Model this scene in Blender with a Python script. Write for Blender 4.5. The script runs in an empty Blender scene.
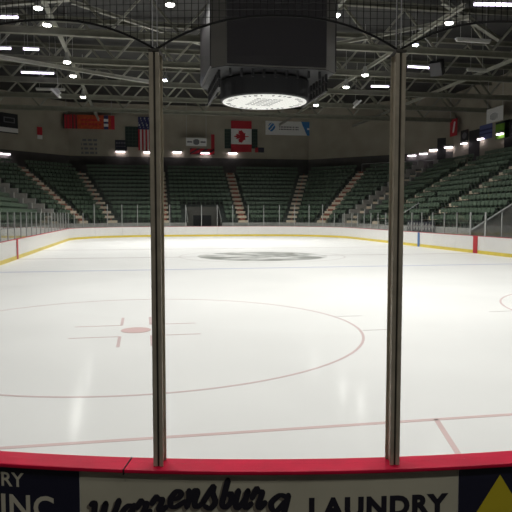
import bpy, bmesh, math, random
from mathutils import Vector, Matrix
random.seed(7)
C = bpy.context.scene
COL = C.collection
PI = math.pi
# ------------------------------------------------------------------ camera numbers (fitted to the rink markings)
CAM_H, YAW, PITCH, F = 2.34, .184, .0685, 612.0
XL, YE, RW, RL, CR = -6.38, 2.95, 25.91, 60.96, 8.5        # rink: left board, end board, width, length, corner radius
XR, Y1, CX = XL + RW, YE + RL, XL + RW / 2
YC = YE + RL / 2
CORNER = (XL + CR, YE + CR)

def ray(px, py):
    X, Zc = (px - 256) / F, -(py - 256) / F
    D0 = math.cos(PITCH) + Zc * math.sin(PITCH)
    z = -math.sin(PITCH) + Zc * math.cos(PITCH)
    return Vector((D0 * math.sin(YAW) + X * math.cos(YAW), D0 * math.cos(YAW) - X * math.sin(YAW), z))
def on_z(px, py, z):
    r = ray(px, py); return r * ((z - CAM_H) / r.z) + Vector((0, 0, CAM_H))
def on_y(px, py, y):
    r = ray(px, py); return r * (y / r.y) + Vector((0, 0, CAM_H))
def on_x(px, py, x):
    r = ray(px, py); return r * (x / r.x) + Vector((0, 0, CAM_H))
def on_plane(px, py, p, n):
    r = ray(px, py); o = Vector((0, 0, CAM_H)); p = Vector(p); n = Vector(n)
    return o + r * ((p - o).dot(n) / r.dot(n))
def on_arc(px, py, R):
    """near corner board surface: (angle, height)"""
    r = ray(px, py); cx, cy = CORNER
    a = r.x ** 2 + r.y ** 2; b = -2 * (r.x * cx + r.y * cy); c = cx * cx + cy * cy - R * R
    t = (-b - math.sqrt(b * b - 4 * a * c)) / (2 * a)
    x, y = r.x * t, r.y * t
    return math.atan2(cx - x, cy - y), CAM_H + r.z * t
def arc_pt(a, R, z):
    """point of the near boards; past the corner (a < 0) they run on straight along the end of the rink"""
    if a < 0: return Vector((CORNER[0] - CR * a, CORNER[1] - R, z))
    return Vector((CORNER[0] - R * math.sin(a), CORNER[1] - R * math.cos(a), z))
def proj(p):
    x, y, z = p[0], p[1], p[2] - CAM_H
    D0 = x * math.sin(YAW) + y * math.cos(YAW); X = x * math.cos(YAW) - y * math.sin(YAW)
    D = D0 * math.cos(PITCH) - z * math.sin(PITCH); Z = D0 * math.sin(PITCH) + z * math.cos(PITCH)
    if D < .1: return (-9999, -9999, D)
    return (256 + F * X / D, 256 - F * Z / D, D)

# ------------------------------------------------------------------ materials
def mat(name, rgb, rough=.6, metal=0, spec=.5, var=0, scale=8, emit=None, estr=0, bump=0):
    m = bpy.data.materials.new(name); m.use_nodes = True
    nt = m.node_tree; b = nt.nodes['Principled BSDF']
    b.inputs['Base Color'].default_value = (*rgb, 1); b.inputs['Roughness'].default_value = rough
    b.inputs['Metallic'].default_value = metal; b.inputs['Specular IOR Level'].default_value = spec
    if var or bump:
        tc = nt.nodes.new('ShaderNodeTexCoord'); n = nt.nodes.new('ShaderNodeTexNoise')
        n.inputs['Scale'].default_value = scale; n.inputs['Detail'].default_value = 4
        nt.links.new(tc.outputs['Object'], n.inputs['Vector'])
        if var:
            r = nt.nodes.new('ShaderNodeValToRGB')
            r.color_ramp.elements[0].position = .3; r.color_ramp.elements[1].position = .7
            r.color_ramp.elements[0].color = (*[c * (1 - var) for c in rgb], 1)
            r.color_ramp.elements[1].color = (*[min(1, c * (1 + var)) for c in rgb], 1)
            nt.links.new(n.outputs['Fac'], r.inputs['Fac']); nt.links.new(r.outputs['Color'], b.inputs['Base Color'])
        if bump:
            bn = nt.nodes.new('ShaderNodeBump'); bn.inputs['Strength'].default_value = bump
            nt.links.new(n.outputs['Fac'], bn.inputs['Height']); nt.links.new(bn.outputs['Normal'], b.inputs['Normal'])
    if emit:
        b.inputs['Emission Color'].default_value = (*emit, 1); b.inputs['Emission Strength'].default_value = estr
    return m
M = {}
M['ceiling'] = mat('roof_deck', (.045, .045, .043), .8, var=.2, scale=.6)
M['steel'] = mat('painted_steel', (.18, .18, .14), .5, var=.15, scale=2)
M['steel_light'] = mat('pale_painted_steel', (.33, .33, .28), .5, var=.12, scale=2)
M['wall'] = mat('painted_block_wall', (.37, .335, .265), .8, var=.12, scale=.5)
M['wall_dark'] = mat('dark_wall', (.05, .05, .05), .8)
M['concrete'] = mat('concrete', (.07, .08, .075), .8, var=.2, scale=1.5)
M['concrete_light'] = mat('pale_concrete', (.38, .38, .36), .75, var=.15, scale=2)
M['rubber'] = mat('rubber_floor', (.06, .06, .06), .8, var=.2, scale=6)
M['seat'] = mat('green_seat_plastic', (.098, .138, .098), .45, spec=.35)
M['cream'] = mat('cream_nosing', (.62, .53, .42), .7)
M['brick'] = mat('red_brown_riser', (.30, .10, .075), .8)
M['white_board'] = mat('white_board', (.80, .79, .77), .35, var=.03, scale=3)
M['yellow'] = mat('yellow_kickplate', (.76, .60, .08), .4, var=.1, scale=4)
M['red'] = mat('red_cap', (.62, .004, .045), .45, spec=.3, var=.12, scale=5)
M['red_mark'] = mat('red_mark', (.5, .02, .03), .5)
M['blue_mark'] = mat('blue_mark', (.06, .16, .38), .5)
M['post_metal'] = mat('aluminium_post', (.44, .39, .30), .45, metal=.2, var=.15, scale=12)
M['post_dark'] = mat('post_groove', (.045, .04, .03), .6)
M['alu'] = mat('silver_post', (.42, .43, .42), .4, metal=.3)
M['black'] = mat('black', (.012, .012, .014), .6)
M['screen'] = mat('screen_black', (.030, .028, .031), .4)
M['side_grey'] = mat('score_grey', (.11, .105, .095), .6)
M['navy'] = mat('navy_vinyl', (.010, .010, .028), .5)
M['vinyl'] = mat('cream_vinyl', (.54, .51, .385), .6, var=.06, scale=3)
M['letter_pale'] = mat('pale_letters', (.62, .58, .45), .6)
M['letter_black'] = mat('black_letters', (.012, .01, .018), .6)
M['letter_shadow'] = mat('grey_letter_shadow', (.20, .17, .13), .6)
M['gold'] = mat('yellow_vinyl', (.62, .50, .02), .5)
M['white_cloth'] = mat('white_cloth', (.75, .75, .74), .8)
M['red_cloth'] = mat('red_cloth', (.50, .02, .035), .8)
M['navy_cloth'] = mat('navy_cloth', (.03, .035, .12), .8)
M['orange_cloth'] = mat('orange_red_cloth', (.50, .07, .02), .8, var=.3, scale=3)
M['sky_cloth'] = mat('blue_cloth', (.05, .20, .50), .8)
M['green_cloth'] = mat('green_cloth', (.16, .36, .03), .8)
M['dark_green'] = mat('dark_green_board', (.012, .03, .022), .7)
M['periwinkle'] = mat('slate_blue_cloth', (.10, .12, .30), .8)
M['grey_ink'] = mat('grey_ink', (.16, .16, .18), .8)
M['rod'] = mat('pale_cable', (.5, .5, .5), .5)
M['net'] = mat('black_net', (.006, .006, .006), .9)
M['disc'] = mat('white_disc_bounce_glow', (.86, .86, .84), .6, emit=(1, 1, .97), estr=.22)  # weak glow added to stand for light bounced up off the ice
M['lamp_lens'] = mat('lamp_lens', (.9, .9, .9), .4, emit=(1, .98, .92), estr=26)
M['lamp_lens_cool'] = mat('cool_lamp_lens', (.9, .9, .9), .4, emit=(.72, .76, 1), estr=26)
M['tube'] = mat('lit_tube', (.9, .9, .9), .4, emit=(.84, .74, 1), estr=4.5)
M['tube_dim'] = mat('unlit_tube', (.5, .5, .45), .4)
M['wall_lens'] = mat('wall_light_lens', (.9, .9, .9), .4, emit=(1, .86, .95), estr=8)
M['lamp_shade'] = mat('lamp_shade', (.5, .5, .48), .4, metal=.4)

def glass_mat(name, tint, spec_w):
    m = bpy.data.materials.new(name); m.use_nodes = True; nt = m.node_tree; nt.nodes.clear()
    o = nt.nodes.new('ShaderNodeOutputMaterial'); mx = nt.nodes.new('ShaderNodeMixShader')
    t = nt.nodes.new('ShaderNodeBsdfTransparent'); g = nt.nodes.new('ShaderNodeBsdfGlossy'); fr = nt.nodes.new('ShaderNodeFresnel')
    mu = nt.nodes.new('ShaderNodeMath'); mu.operation = 'MULTIPLY'; mu.inputs[1].default_value = spec_w
    t.inputs['Color'].default_value = (*tint, 1); g.inputs['Roughness'].default_value = .02
    nt.nodes.remove(fr)
    ge = nt.nodes.new('ShaderNodeNewGeometry'); dt = nt.nodes.new('ShaderNodeVectorMath'); dt.operation = 'DOT_PRODUCT'
    nt.links.new(ge.outputs['Normal'], dt.inputs[0]); nt.links.new(ge.outputs['Incoming'], dt.inputs[1])
    def mth(op, a, b=None):
        n = nt.nodes.new('ShaderNodeMath'); n.operation = op
        nt.links.new(a, n.inputs[0])
        if b is not None: n.inputs[1].default_value = b
        return n.outputs[0]
    x = mth('ABSOLUTE', dt.outputs['Value'])
    iv = nt.nodes.new('ShaderNodeMath'); iv.operation = 'SUBTRACT'; iv.inputs[0].default_value = 1; nt.links.new(x, iv.inputs[1])
    y = mth('ADD', mth('MULTIPLY', mth('POWER', iv.outputs[0], 5), .9), .04)
    nt.links.new(y, mu.inputs[0]); nt.links.new(mu.outputs[0], mx.inputs[0])
    nt.links.new(t.outputs[0], mx.inputs[1]); nt.links.new(g.outputs[0], mx.inputs[2]); nt.links.new(mx.outputs[0], o.inputs[0])
    return m
M['glass'] = glass_mat('clear_glass', (.985, .99, .985), .8)
M['glass_far'] = glass_mat('far_clear_glass', (.95, .965, .955), .8)

def ice_mat():
    m = bpy.data.materials.new('ice'); m.use_nodes = True; nt = m.node_tree; b = nt.nodes['Principled BSDF']
    tc = nt.nodes.new('ShaderNodeTexCoord'); n = nt.nodes.new('ShaderNodeTexNoise'); r = nt.nodes.new('ShaderNodeValToRGB')
    n.inputs['Scale'].default_value = .35; n.inputs['Detail'].default_value = 6
    r.color_ramp.elements[0].position = .3; r.color_ramp.elements[1].position = .75
    r.color_ramp.elements[0].color = (.80, .80, .79, 1); r.color_ramp.elements[1].color = (.87, .87, .858, 1)
    nt.links.new(tc.outputs['Object'], n.inputs['Vector']); nt.links.new(n.outputs['Fac'], r.inputs['Fac'])
    nt.links.new(r.outputs['Color'], b.inputs['Base Color'])
    b.inputs['Roughness'].default_value = .5; b.inputs['Specular IOR Level'].default_value = .12
    b.inputs['Coat Weight'].default_value = .17; b.inputs['Coat Roughness'].default_value = .13; b.inputs['Coat IOR'].default_value = 1.31
    return m
M['ice'] = ice_mat()
def paint_mat(name, rgb):
    m = mat(name, rgb, .5, spec=.12, var=.06, scale=1.5)
    b = m.node_tree.nodes['Principled BSDF']
    b.inputs['Coat Weight'].default_value = .17; b.inputs['Coat Roughness'].default_value = .13; b.inputs['Coat IOR'].default_value = 1.31
    return m
M['ice_red'] = paint_mat('ice_red_line', (.71, .54, .53))
M['ice_pink'] = paint_mat('ice_pink_ring', (.66, .52, .52))
M['ice_grey'] = paint_mat('ice_grey_line', (.60, .56, .56))
M['ice_blue'] = paint_mat('ice_blue_line', (.55, .58, .72))
M['ice_spot'] = paint_mat('ice_red_spot', (.68, .49, .48))
def logo_mat():
    m = paint_mat('ice_logo', (.3, .3, .3)); nt = m.node_tree; b = nt.nodes['Principled BSDF']
    tc = nt.nodes.new('ShaderNodeTexCoord'); n = nt.nodes.new('ShaderNodeTexNoise'); r = nt.nodes.new('ShaderNodeValToRGB')
    n.inputs['Scale'].default_value = .5; n.inputs['Detail'].default_value = 6; n.inputs['Distortion'].default_value = 1.2
    r.color_ramp.elements[0].position = .40; r.color_ramp.elements[1].position = .62
    r.color_ramp.elements[0].color = (.27, .28, .26, 1); r.color_ramp.elements[1].color = (.76, .76, .75, 1)
    nt.links.new(tc.outputs['Object'], n.inputs['Vector']); nt.links.new(n.outputs['Fac'], r.inputs['Fac'])
    nt.links.new(r.outputs['Color'], b.inputs['Base Color'])
    return m
M['ice_logo'] = logo_mat()

# ------------------------------------------------------------------ mesh helpers
class MB:
    def __init__(s): s.v = []; s.f = []; s.mi = []
    def add(s, vs, fs, mi=0):
        o = len(s.v); s.v += [tuple(v) for v in vs]; s.f += [tuple(i + o for i in f) for f in fs]; s.mi += [mi] * len(fs); return s
    def box(s, lo, hi, mat4=None, mi=0):
        x0, y0, z0 = lo; x1, y1, z1 = hi
        vs = [Vector(p) for p in ((x0,y0,z0),(x1,y0,z0),(x1,y1,z0),(x0,y1,z0),(x0,y0,z1),(x1,y0,z1),(x1,y1,z1),(x0,y1,z1))]
        if mat4 is not None: vs = [mat4 @ v for v in vs]
        return s.add(vs, [(0,3,2,1),(4,5,6,7),(0,1,5,4),(1,2,6,5),(2,3,7,6),(3,0,4,7)], mi)
    def prism(s, poly, z0, z1, mi=0):
        """vertical prism over a counter-clockwise ground polygon"""
        n = len(poly)
        vs = [(p[0], p[1], z0) for p in poly] + [(p[0], p[1], z1) for p in poly]
        fs = [tuple(reversed(range(n))), tuple(range(n, 2 * n))] + [(i, (i + 1) % n, (i + 1) % n + n, i + n) for i in range(n)]
        return s.add(vs, fs, mi)
    def hexa(s, b, t, mi=0):
        """four bottom points, four top points"""
        return s.add(list(b) + list(t), [(0,3,2,1),(4,5,6,7),(0,1,5,4),(1,2,6,5),(2,3,7,6),(3,0,4,7)], mi)
    def bar(s, p0, p1, w, h, mi=0, up=Vector((0, 0, 1))):
        p0, p1 = Vector(p0), Vector(p1); d = (p1 - p0).normalized()
        if abs(d.dot(up)) > .98: up = Vector((0, 1, 0))
        r = d.cross(up).normalized(); u = r.cross(d)
        q = [(-w/2, -h/2), (w/2, -h/2), (w/2, h/2), (-w/2, h/2)]
        vs = [p0 + r * a + u * b for a, b in q] + [p1 + r * a + u * b for a, b in q]
        return s.add(vs, [(0,1,2,3),(7,6,5,4),(0,4,5,1),(1,5,6,2),(2,6,7,3),(3,7,4,0)], mi)
    def ibeam(s, p0, p1, w, h, mi=0):
        up = Vector((0, 0, 1)); t = .12 * h
        for dz, ww, hh in ((h/2 - t/2, w, t), (-h/2 + t/2, w, t), (0, w * .18, h - 2 * t)):
            s.bar(Vector(p0) + up * dz, Vector(p1) + up * dz, ww, hh, mi)
        return s
    def tube(s, pts, r, n=6, mi=0):
        pts = [Vector(p) for p in pts]; rings = []
        for i, p in enumerate(pts):
            d = (pts[min(i + 1, len(pts) - 1)] - pts[max(i - 1, 0)]).normalized()
            up = Vector((0, 0, 1)) if abs(d.z) < .9 else Vector((0, 1, 0))
            a = d.cross(up).normalized(); b = a.cross(d)
            rings.append([p + a * (r * math.cos(2*PI*k/n)) + b * (r * math.sin(2*PI*k/n)) for k in range(n)])
        vs = [v for rg in rings for v in rg]
        fs = [(i*n + k, (i+1)*n + k, (i+1)*n + (k+1) % n, i*n + (k+1) % n) for i in range(len(pts) - 1) for k in range(n)]
        fs += [tuple(range(n)), tuple(reversed(range((len(pts)-1)*n, len(pts)*n)))]
        return s.add(vs, fs, mi)
    def lathe(s, prof, c, n=20, mi=0):
        """prof: (radius, z) from top to bottom, closed by end caps"""
        vs = [(c[0] + r * math.cos(2*PI*k/n), c[1] + r * math.sin(2*PI*k/n), c[2] + z) for r, z in prof for k in range(n)]
        fs = [(i*n + k, (i+1)*n + k, (i+1)*n + (k+1) % n, i*n + (k+1) % n) for i in range(len(prof)-1) for k in range(n)]
        fs += [tuple(range(n)), tuple(reversed(range((len(prof)-1)*n, len(prof)*n)))]
        return s.add(vs, fs, mi)
    def mesh(s, name, mats):
        me = bpy.data.meshes.new(name); me.from_pydata(s.v, [], s.f)
        for m in (mats if isinstance(mats, (list, tuple)) else [mats]): me.materials.append(m)
        me.polygons.foreach_set('material_index', s.mi)
        bm = bmesh.new(); bm.from_mesh(me); bmesh.ops.recalc_face_normals(bm, faces=bm.faces); bm.to_mesh(me); bm.free()
        me.update(); return me
    def build(s, name, mats, parent=None, bevel=0):
        o = bpy.data.objects.new(name, s.mesh(name, mats)); COL.objects.link(o)
        if parent is not None:
            o.parent = parent; o.matrix_parent_inverse = parent.matrix_world.inverted() if False else Matrix.Translation(-base_of(parent))
        if bevel:
            b = o.modifiers.new('b', 'BEVEL'); b.width = bevel; b.segments = 2; b.limit_method = 'ANGLE'
        return o
def base_of(o):
    v = Vector((0, 0, 0))
    while o is not None:
        v = v + o.location + (o.matrix_parent_inverse.translation if o.parent else Vector((0,0,0))); o = o.parent
    return v
def tag(o, label, cat, group=None, kind=None):
    if label: o['label'] = label
    if cat: o['category'] = cat
    if group: o['group'] = group
    if kind: o['kind'] = kind
    return o
def thing(name, loc, label, cat, group=None):
    o = bpy.data.objects.new(name, None); COL.objects.link(o); o.location = Vector(loc); o.empty_display_size = .2
    return tag(o, label, cat, group)
def struct(mb, name, mats, label=None, cat=None, parent=None):
    o = mb.build(name, mats, parent)
    if parent is None: o['kind'] = 'structure'
    return tag(o, label, cat) if label else o
ONES = 'zeroth first second third fourth fifth sixth seventh eighth ninth tenth eleventh twelfth thirteenth fourteenth fifteenth sixteenth seventeenth eighteenth nineteenth'.split()
def nth(n):
    if n < 20: return ONES[n]
    tens = {2: 'twent', 3: 'thirt', 4: 'fort', 5: 'fift', 6: 'sixt', 7: 'sevent', 8: 'eight', 9: 'ninet'}[n // 10]
    return tens + 'ieth' if n % 10 == 0 else tens + 'y-' + ONES[n % 10]

# ================================================================== THE SETTING
HB = 1.047                                    # top of the boards
def rink_outline(off=0, n=14):
    pts = []
    for cx, cy, a0 in ((XR - CR, YE + CR, -PI/2), (XR - CR, Y1 - CR, 0), (XL + CR, Y1 - CR, PI/2), (XL + CR, YE + CR, PI)):
        for k in range(n + 1):
            a = a0 + PI/2 * k / n
            pts.append((cx + (CR + off) * math.cos(a), cy + (CR + off) * math.sin(a)))
    return pts
floor = struct(MB().prism([(-26, -6), (40, -6), (40, 86), (-26, 86)], -.3, -.02), 'floor', M['rubber'], 'dark rubber and concrete floor around the rink', 'floor')
ice = struct(MB().prism(rink_outline(.02), -.02, 0), 'floor_ice', M['ice'], 'white ice sheet of the hockey rink', 'ice')
def mark(name, mb, m):
    o = mb.build(name, m, ice); return o
Z0, Z1 = .001, .003
def strip(x0, x1, y0, y1): return MB().box((x0, y0, Z0), (x1, y1, Z1))
YG = YE + 3.35 + .05
def x_at(y):                                   # half of the rink's width at y inside the corner
    d = CR - (y - YE); return (RW/2 - CR) + math.sqrt(max(0, CR**2 - d**2))
mark('goal_line', strip(CX - x_at(YG), CX + x_at(YG), YG - .035, YG + .035), M['ice_red'])
def oblique(p0, p1, w):
    p0, p1 = Vector((*p0, 0)), Vector((*p1, 0)); d = (p1 - p0).normalized(); n = Vector((-d.y, d.x, 0)) * w/2
    q = [p0 - n, p1 - n, p1 + n, p0 + n]
    return MB().prism([(v.x, v.y) for v in q], Z0, Z1)
mark('goal_restricted_line', oblique((CX - 3.3, YG), (CX - 4.2, YE + .06), .06), M['ice_red'])
mark('goal_restricted_line', oblique((CX + 3.3, YG), (CX + 4.2, YE + .06), .06), M['ice_red'])
YB = YE + 22.86
mark('blue_line', strip(XL + .03, XR - .03, YB, YB + .30), M['ice_blue'])
mark('blue_line', strip(XL + .03, XR - .03, YC + 7.62, YC + 7.92), M['ice_grey'])
mark('center_line', strip(XL + .03, XR - .03, YC - .15, YC + .15), M['ice_grey'])
def ring(cx, cy, r, w, n=96, z0=Z0, z1=Z1):
    mb = MB()
    for k in range(n):
        a, b = 2*PI*k/n, 2*PI*(k+1)/n
        q = [(cx + R*math.cos(t), cy + R*math.sin(t)) for R, t in ((r-w/2, a), (r+w/2, a), (r+w/2, b), (r-w/2, b))]
        mb.prism(q, z0, z1)
    return mb
def disc(cx, cy, r, z0=Z0, z1=Z1, n=48): return MB().prism([(cx + r*math.cos(2*PI*k/n), cy + r*math.sin(2*PI*k/n)) for k in range(n)], z0, z1)
YS = YG + 6.1
def faceoff(cx):
    mark('faceoff_circle', ring(cx, YS, 4.52, .05), M['ice_pink'])
    mark('faceoff_spot', disc(cx, YS, .30, Z0 + .003, Z1 + .003), M['ice_spot'])
    mb = MB()                                  # hash marks: four L shapes beside the spot
    for sx in (-1, 1):
        for sy in (-1, 1):
            x, y = cx + sx * .30, YS + sy * .6
            mb.box((min(x, x + sx*.95), y - .025, Z0), (max(x, x + sx*.95), y + .025, Z1))
            mb.box((x - .03, min(y, y + sy*.95), Z0 + .002), (x + .03, max(y, y + sy*.95), Z1 + .002))
    mark('faceoff_hash_marks', mb, M['ice_pink'])
    mb = MB()                                  # ticks on the outside of the circle
    for sx in (-1, 1):
        for sy in (-1, 1): mb.box((cx + sx*4.5 - (.6 if sx < 0 else 0), YS + sy*.85 - .025, Z0), (cx + sx*4.5 + (.6 if sx > 0 else 0), YS + sy*.85 + .025, Z1))
    mark('circle_ticks', mb, M['ice_grey'])
faceoff(CX - 6.72); faceoff(CX + 6.7)
mark('center_circle', ring(CX, YC, 4.57, .06), M['ice_grey'])
lg = disc(0, 0, 3.6, 0, .004); lgo = lg.build('center_logo', M['ice_logo'], ice); lgo.matrix_parent_inverse = Matrix(); lgo.location = (CX, YC, .003)

# ---- the seating bowl: facets offset from a front line
T = math.tan(PI/8); GAP, SLOPE, ZF, A_END = 1.5, .583, 1.4, 9.42
XS = RW/2 + 1.57; YF = Y1 + GAP; MC = XS - A_END; NR, RD = 13, .86; RISE = RD * SLOPE
YJ = YF - MC
ZTOP = ZF + RISE * (NR - 1); WALL_O = 14.5
FACETS = []
def facet(name, O, u, n, s0, s1, e0, e1, aisles): FACETS.append(dict(name=name, O=Vector((*O, 0)), u=Vector((*u, 0)), n=Vector((*n, 0)), s0=s0, s1=s1, e0=e0, e1=e1, aisles=aisles))
r2 = math.sqrt(.5); L45 = MC / r2
facet('far end stand', (CX, YF), (1, 0), (0, 1), -A_END, A_END, T, T, [-4.25, 4.25])
facet('far right corner stand', (CX + A_END + MC/2, YF - MC/2), (r2, -r2), (r2, r2), -L45/2, L45/2, T, T, [0])
facet('far left corner stand', (CX - A_END - MC/2, YF - MC/2), (r2, r2), (-r2, r2), -L45/2, L45/2, T, T, [0])
facet('right side stand', (CX + XS, 0), (0, -1), (1, 0), -YJ, -28, T, 0, [-54.64, -44.7])
facet('left side stand', (CX - XS, 0), (0, 1), (-1, 0), 28, YJ, 0, T, [])
def fp(f, s, o, z=0):
    p = f['O'] + f['u'] * s + f['n'] * o; p.z = z; return p
RAMP_Y = 36.0
for f in FACETS:
    mb = MB()
    for k in range(NR):
        o0, o1 = k * RD, (k + 1) * RD if k < NR - 1 else WALL_O
        spans = [(lambda o: f['s0'] - f['e0'] * o, lambda o: f['s1'] + f['e1'] * o)]
        if f['name'] == 'far end stand' and k < 3:
            spans = [(spans[0][0], lambda o: -1.9), (lambda o: 1.9, spans[0][1])]
        if f['name'] == 'right side stand' and k < 8: spans = [(spans[0][0], lambda o: -RAMP_Y)]
        for a, b in spans:
            q = [fp(f, a(o0), o0), fp(f, b(o0), o0), fp(f, b(o1), o1), fp(f, a(o1), o1)]
            mb.prism([(p.x, p.y) for p in q], -.02, ZF + RISE * k, 0)
    struct(mb, 'floor_terrace', [M['concrete']], 'stepped concrete terrace of the ' + f['name'], 'terrace')
    mb = MB()                                    # pale front wall of the stand
    spans = [(f['s0'], f['s1'])]
    if f['name'] == 'far end stand': spans = [(f['s0'], -1.9), (1.9, f['s1'])]
    if f['name'] == 'right side stand': spans = [(f['s0'], -RAMP_Y)]
    for a, b in spans:
        q = [fp(f, a, -.06), fp(f, b, -.06), fp(f, b, -.001), fp(f, a, -.001)]
        mb.prism([(p.x, p.y) for p in q], -.02, ZF + .02)
    struct(mb, 'trim_%d' % (11 + FACETS.index(f)), M['concrete_light'], 'pale front wall of the ' + f['name'], 'front wall')
# outer walls
ZC = 16.2
def wall(name, p, q, label, m='wall'):
    p, q = Vector((*p, 0)), Vector((*q, 0)); d = (q - p).normalized(); n = Vector((-d.y, d.x, 0)) * .3
    struct(MB().prism([((p)[0], (p)[1]), q[:2], (q + n)[:2], (p + n)[:2]], -.3, ZC), name, M[m], label, 'wall')
fa, fr, fl, sr, sl = FACETS
def corner(f, end): return fp(f, (f['s0'] - f['e0'] * WALL_O) if end == 0 else (f['s1'] + f['e1'] * WALL_O), WALL_O)
P_fl, P_fr = corner(fa, 0), corner(fa, 1); P_r, P_l = corner(fr, 1), corner(fl, 0)
wall('wall_far', P_fl[:2], P_fr[:2][:], 'beige block wall behind the far end stand')
wall('wall_far_right', P_fr[:2], P_r[:2], 'beige wall behind the far right corner stand')
wall('wall_right', P_r[:2], (P_r.x, -6), 'beige wall behind the right side stand')
wall('wall_near', (P_r.x, -6), (P_l.x, -6), 'wall behind the camera', 'wall_dark')
wall('wall_left', (P_l.x, -6), P_l[:2], 'beige wall behind the left side stand')
wall('wall_far_left', P_l[:2], P_fl[:2], 'beige wall behind the far left corner stand')
struct(MB().box((P_l.x - .3, -6.3, ZC), (P_r.x + .3, P_fr.y + .3, ZC + .3)), 'ceiling', M['ceiling'], 'dark metal deck of the arena roof', 'ceiling')

# ================================================================== SEATS
def seat_mb(m4=None):
    mb = MB()
    Tm = m4 if m4 is not None else Matrix()
    def bx(lo, hi, rx=0, piv=(0, 0, 0)):
        Rm = Matrix.Translation(piv) @ Matrix.Rotation(rx, 4, 'X') @ Matrix.Translation([-c for c in piv])
        mb.box(lo, hi, Tm @ Rm)
    # local: +y faces away from the rink (back of seat), origin on the terrace floor
    bx((-.235, .08, .56), (.235, .125, .85), -.14, (0, .09, .56))      # backrest
    bx((-.04, .07, .36), (.04, .10, .60))
    bx((-.225, -.26, .34), (.225, .10, .39))       # pan
    bx((-.05, -.08, 0), (.05, .06, .345))                               # pedestal
    return mb
seat_positions = []
def facet_angle(f): return math.atan2(f['n'].y, f['n'].x) - PI/2
SW = .53
for f in FACETS:
    for k in range(NR):
        o = k * RD + .52
        a = f['s0'] - f['e0'] * o; b = f['s1'] + f['e1'] * o
        if f['name'] == 'right side stand' and k < 8: b = -RAMP_Y - .15
        cuts = [a] + list(f['aisles']) + [b]
        for j in range(len(cuts) - 1):
            jn = lambda e: 1.75 if (f['name'], e) in (('right side stand', 0), ('far right corner stand', 1), ('left side stand', 1), ('far left corner stand', 0)) else .62
            ai = .78 if 'side' in f['name'] else .62
            h0 = ai if j > 0 else (jn(0) if f['e0'] else .15); h1 = ai if j < len(cuts) - 2 else (jn(1) if f['e1'] else .15)
            s_a, s_b = cuts[j] + h0, cuts[j + 1] - h1
            n = int((s_b - s_a) / SW)
            if n < 1: continue
            pad = ((s_b - s_a) - n * SW) / 2
            for i in range(n):
                s = s_a + pad + (i + .5) * SW
                if f['name'] == 'far end stand' and k < 4 and abs(s) < 2.2: continue
                if f['name'] == 'right side stand' and k < 5 and abs(s + 49.8) < .36: continue
                p = fp(f, s, o, ZF + RISE * k)
                u, v, D = proj(p + Vector((0, 0, .6)))
                if -6 < u < 518:
                    seat_positions.append((D, f['name'], k + 1, j, i + 1, n, p, facet_angle(f), u, v))
seat_positions.sort(key=lambda t: t[0])
vis = [t for t in seat_positions if 2 < t[8] < 510]
near = [t for t in vis if t[1] == 'right side stand'][:300]
near_ids = set(id(t) for t in near)
seat_mesh = seat_mb().mesh('stadium_seat', M['seat'])
BLOCK = {0: 'farthest', 1: 'middle', 2: 'nearest'}
first_seat = None
for t in near:
    D, fn, row, j, i, n, p, ang, u, v = t
    if first_seat is None: o = bpy.data.objects.new('stadium_seat', seat_mesh); first_seat = o
    else: o = first_seat.copy()
    COL.objects.link(o); o.location = p; o.rotation_euler = (0, 0, ang)
    tag(o, 'green right stand seat, %s row up, %s from its left aisle, %s block' % (nth(row), nth(i), BLOCK[j]), 'seat', 'green seats of the right side stand')
    # the short block phrases keep the label at sixteen words or fewer
mb = MB()
for t in seat_positions:
    if id(t) in near_ids: continue
    m4 = Matrix.Translation(t[6]) @ Matrix.Rotation(t[7], 4, 'Z')
    s = seat_mb(m4); mb.add(s.v, s.f)
tag(mb.build('stadium_seating', M['seat']), 'distant rows of green stadium seats around the far end and corners', 'seats', None, 'stuff')

# ================================================================== AISLE STAIRS
def aisle(P, n, label, w=1.05, red=True, group='stepped aisles of the stands'):
    """P: front point on the ground, n: outward vector per unit of row offset"""
    P = Vector(P); d = Vector(n).normalized(); k_ = Vector(n).length; r = Vector((d.y, -d.x, 0))
    root = thing('aisle_stair', P + Vector((0, 0, ZF)), label, 'stairs', group)
    for k in range(NR):
        for h in (0, 1):
            o0 = (k + h * .5 - .5) * RD * k_; o1 = o0 + .5 * RD * k_
            z1 = ZF + RISE * (k - .5 + h * .5) + .01
            z0 = z1 - RISE/2 - .01
            if k == 0 and h == 0: continue
            mb = MB()
            q = lambda o, s: P + d * o + r * s
            def pr(oa, ob, sa, sb, za, zb, mi):
                mb.hexa([(*q(oa, sa)[:2], za), (*q(oa, sb)[:2], za), (*q(ob, sb)[:2], za), (*q(ob, sa)[:2], za)],
                        [(*q(oa, sa)[:2], zb), (*q(oa, sb)[:2], zb), (*q(ob, sb)[:2], zb), (*q(ob, sa)[:2], zb)], mi)
            pr(o0, o1 + .01, -w/2, w/2, z0, z1, 0)
            st = mb.build('step', M['cream'], root)
            if red and h == 1:
                mb = MB(); pr(o0 - .03, o0 + .002, -w/2 + .20, w/2 - .20, z0 - RISE * .5 + .14, z1 - .03, 0)
                mb.build('riser_panel', M['brick'], st)
    if w > 2:                                    # pale stepped parapets along both sides
        for sx in (-1, 1):
            mb = MB()
            for k in range(NR):
                o0, o1 = k * RD * k_ - .05, (k + 1) * RD * k_ - .05
                sa = sx * w/2 - .06; q = lambda o, s_: P + d * o + r * s_
                zb, zt = ZF + RISE * k - .05, ZF + RISE * k + .95
                c = [q(o0, sa), q(o0, sa + .12), q(o1, sa + .12), q(o1, sa)]
                mb.hexa([(v.x, v.y, zb) for v in c], [(v.x, v.y, zt) for v in c])
            mb.build('side_wall', M['concrete_light'], root)
    return root
def far_aisle(s, label): aisle(fp(fa, s, 0), fa['n'], label)
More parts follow.
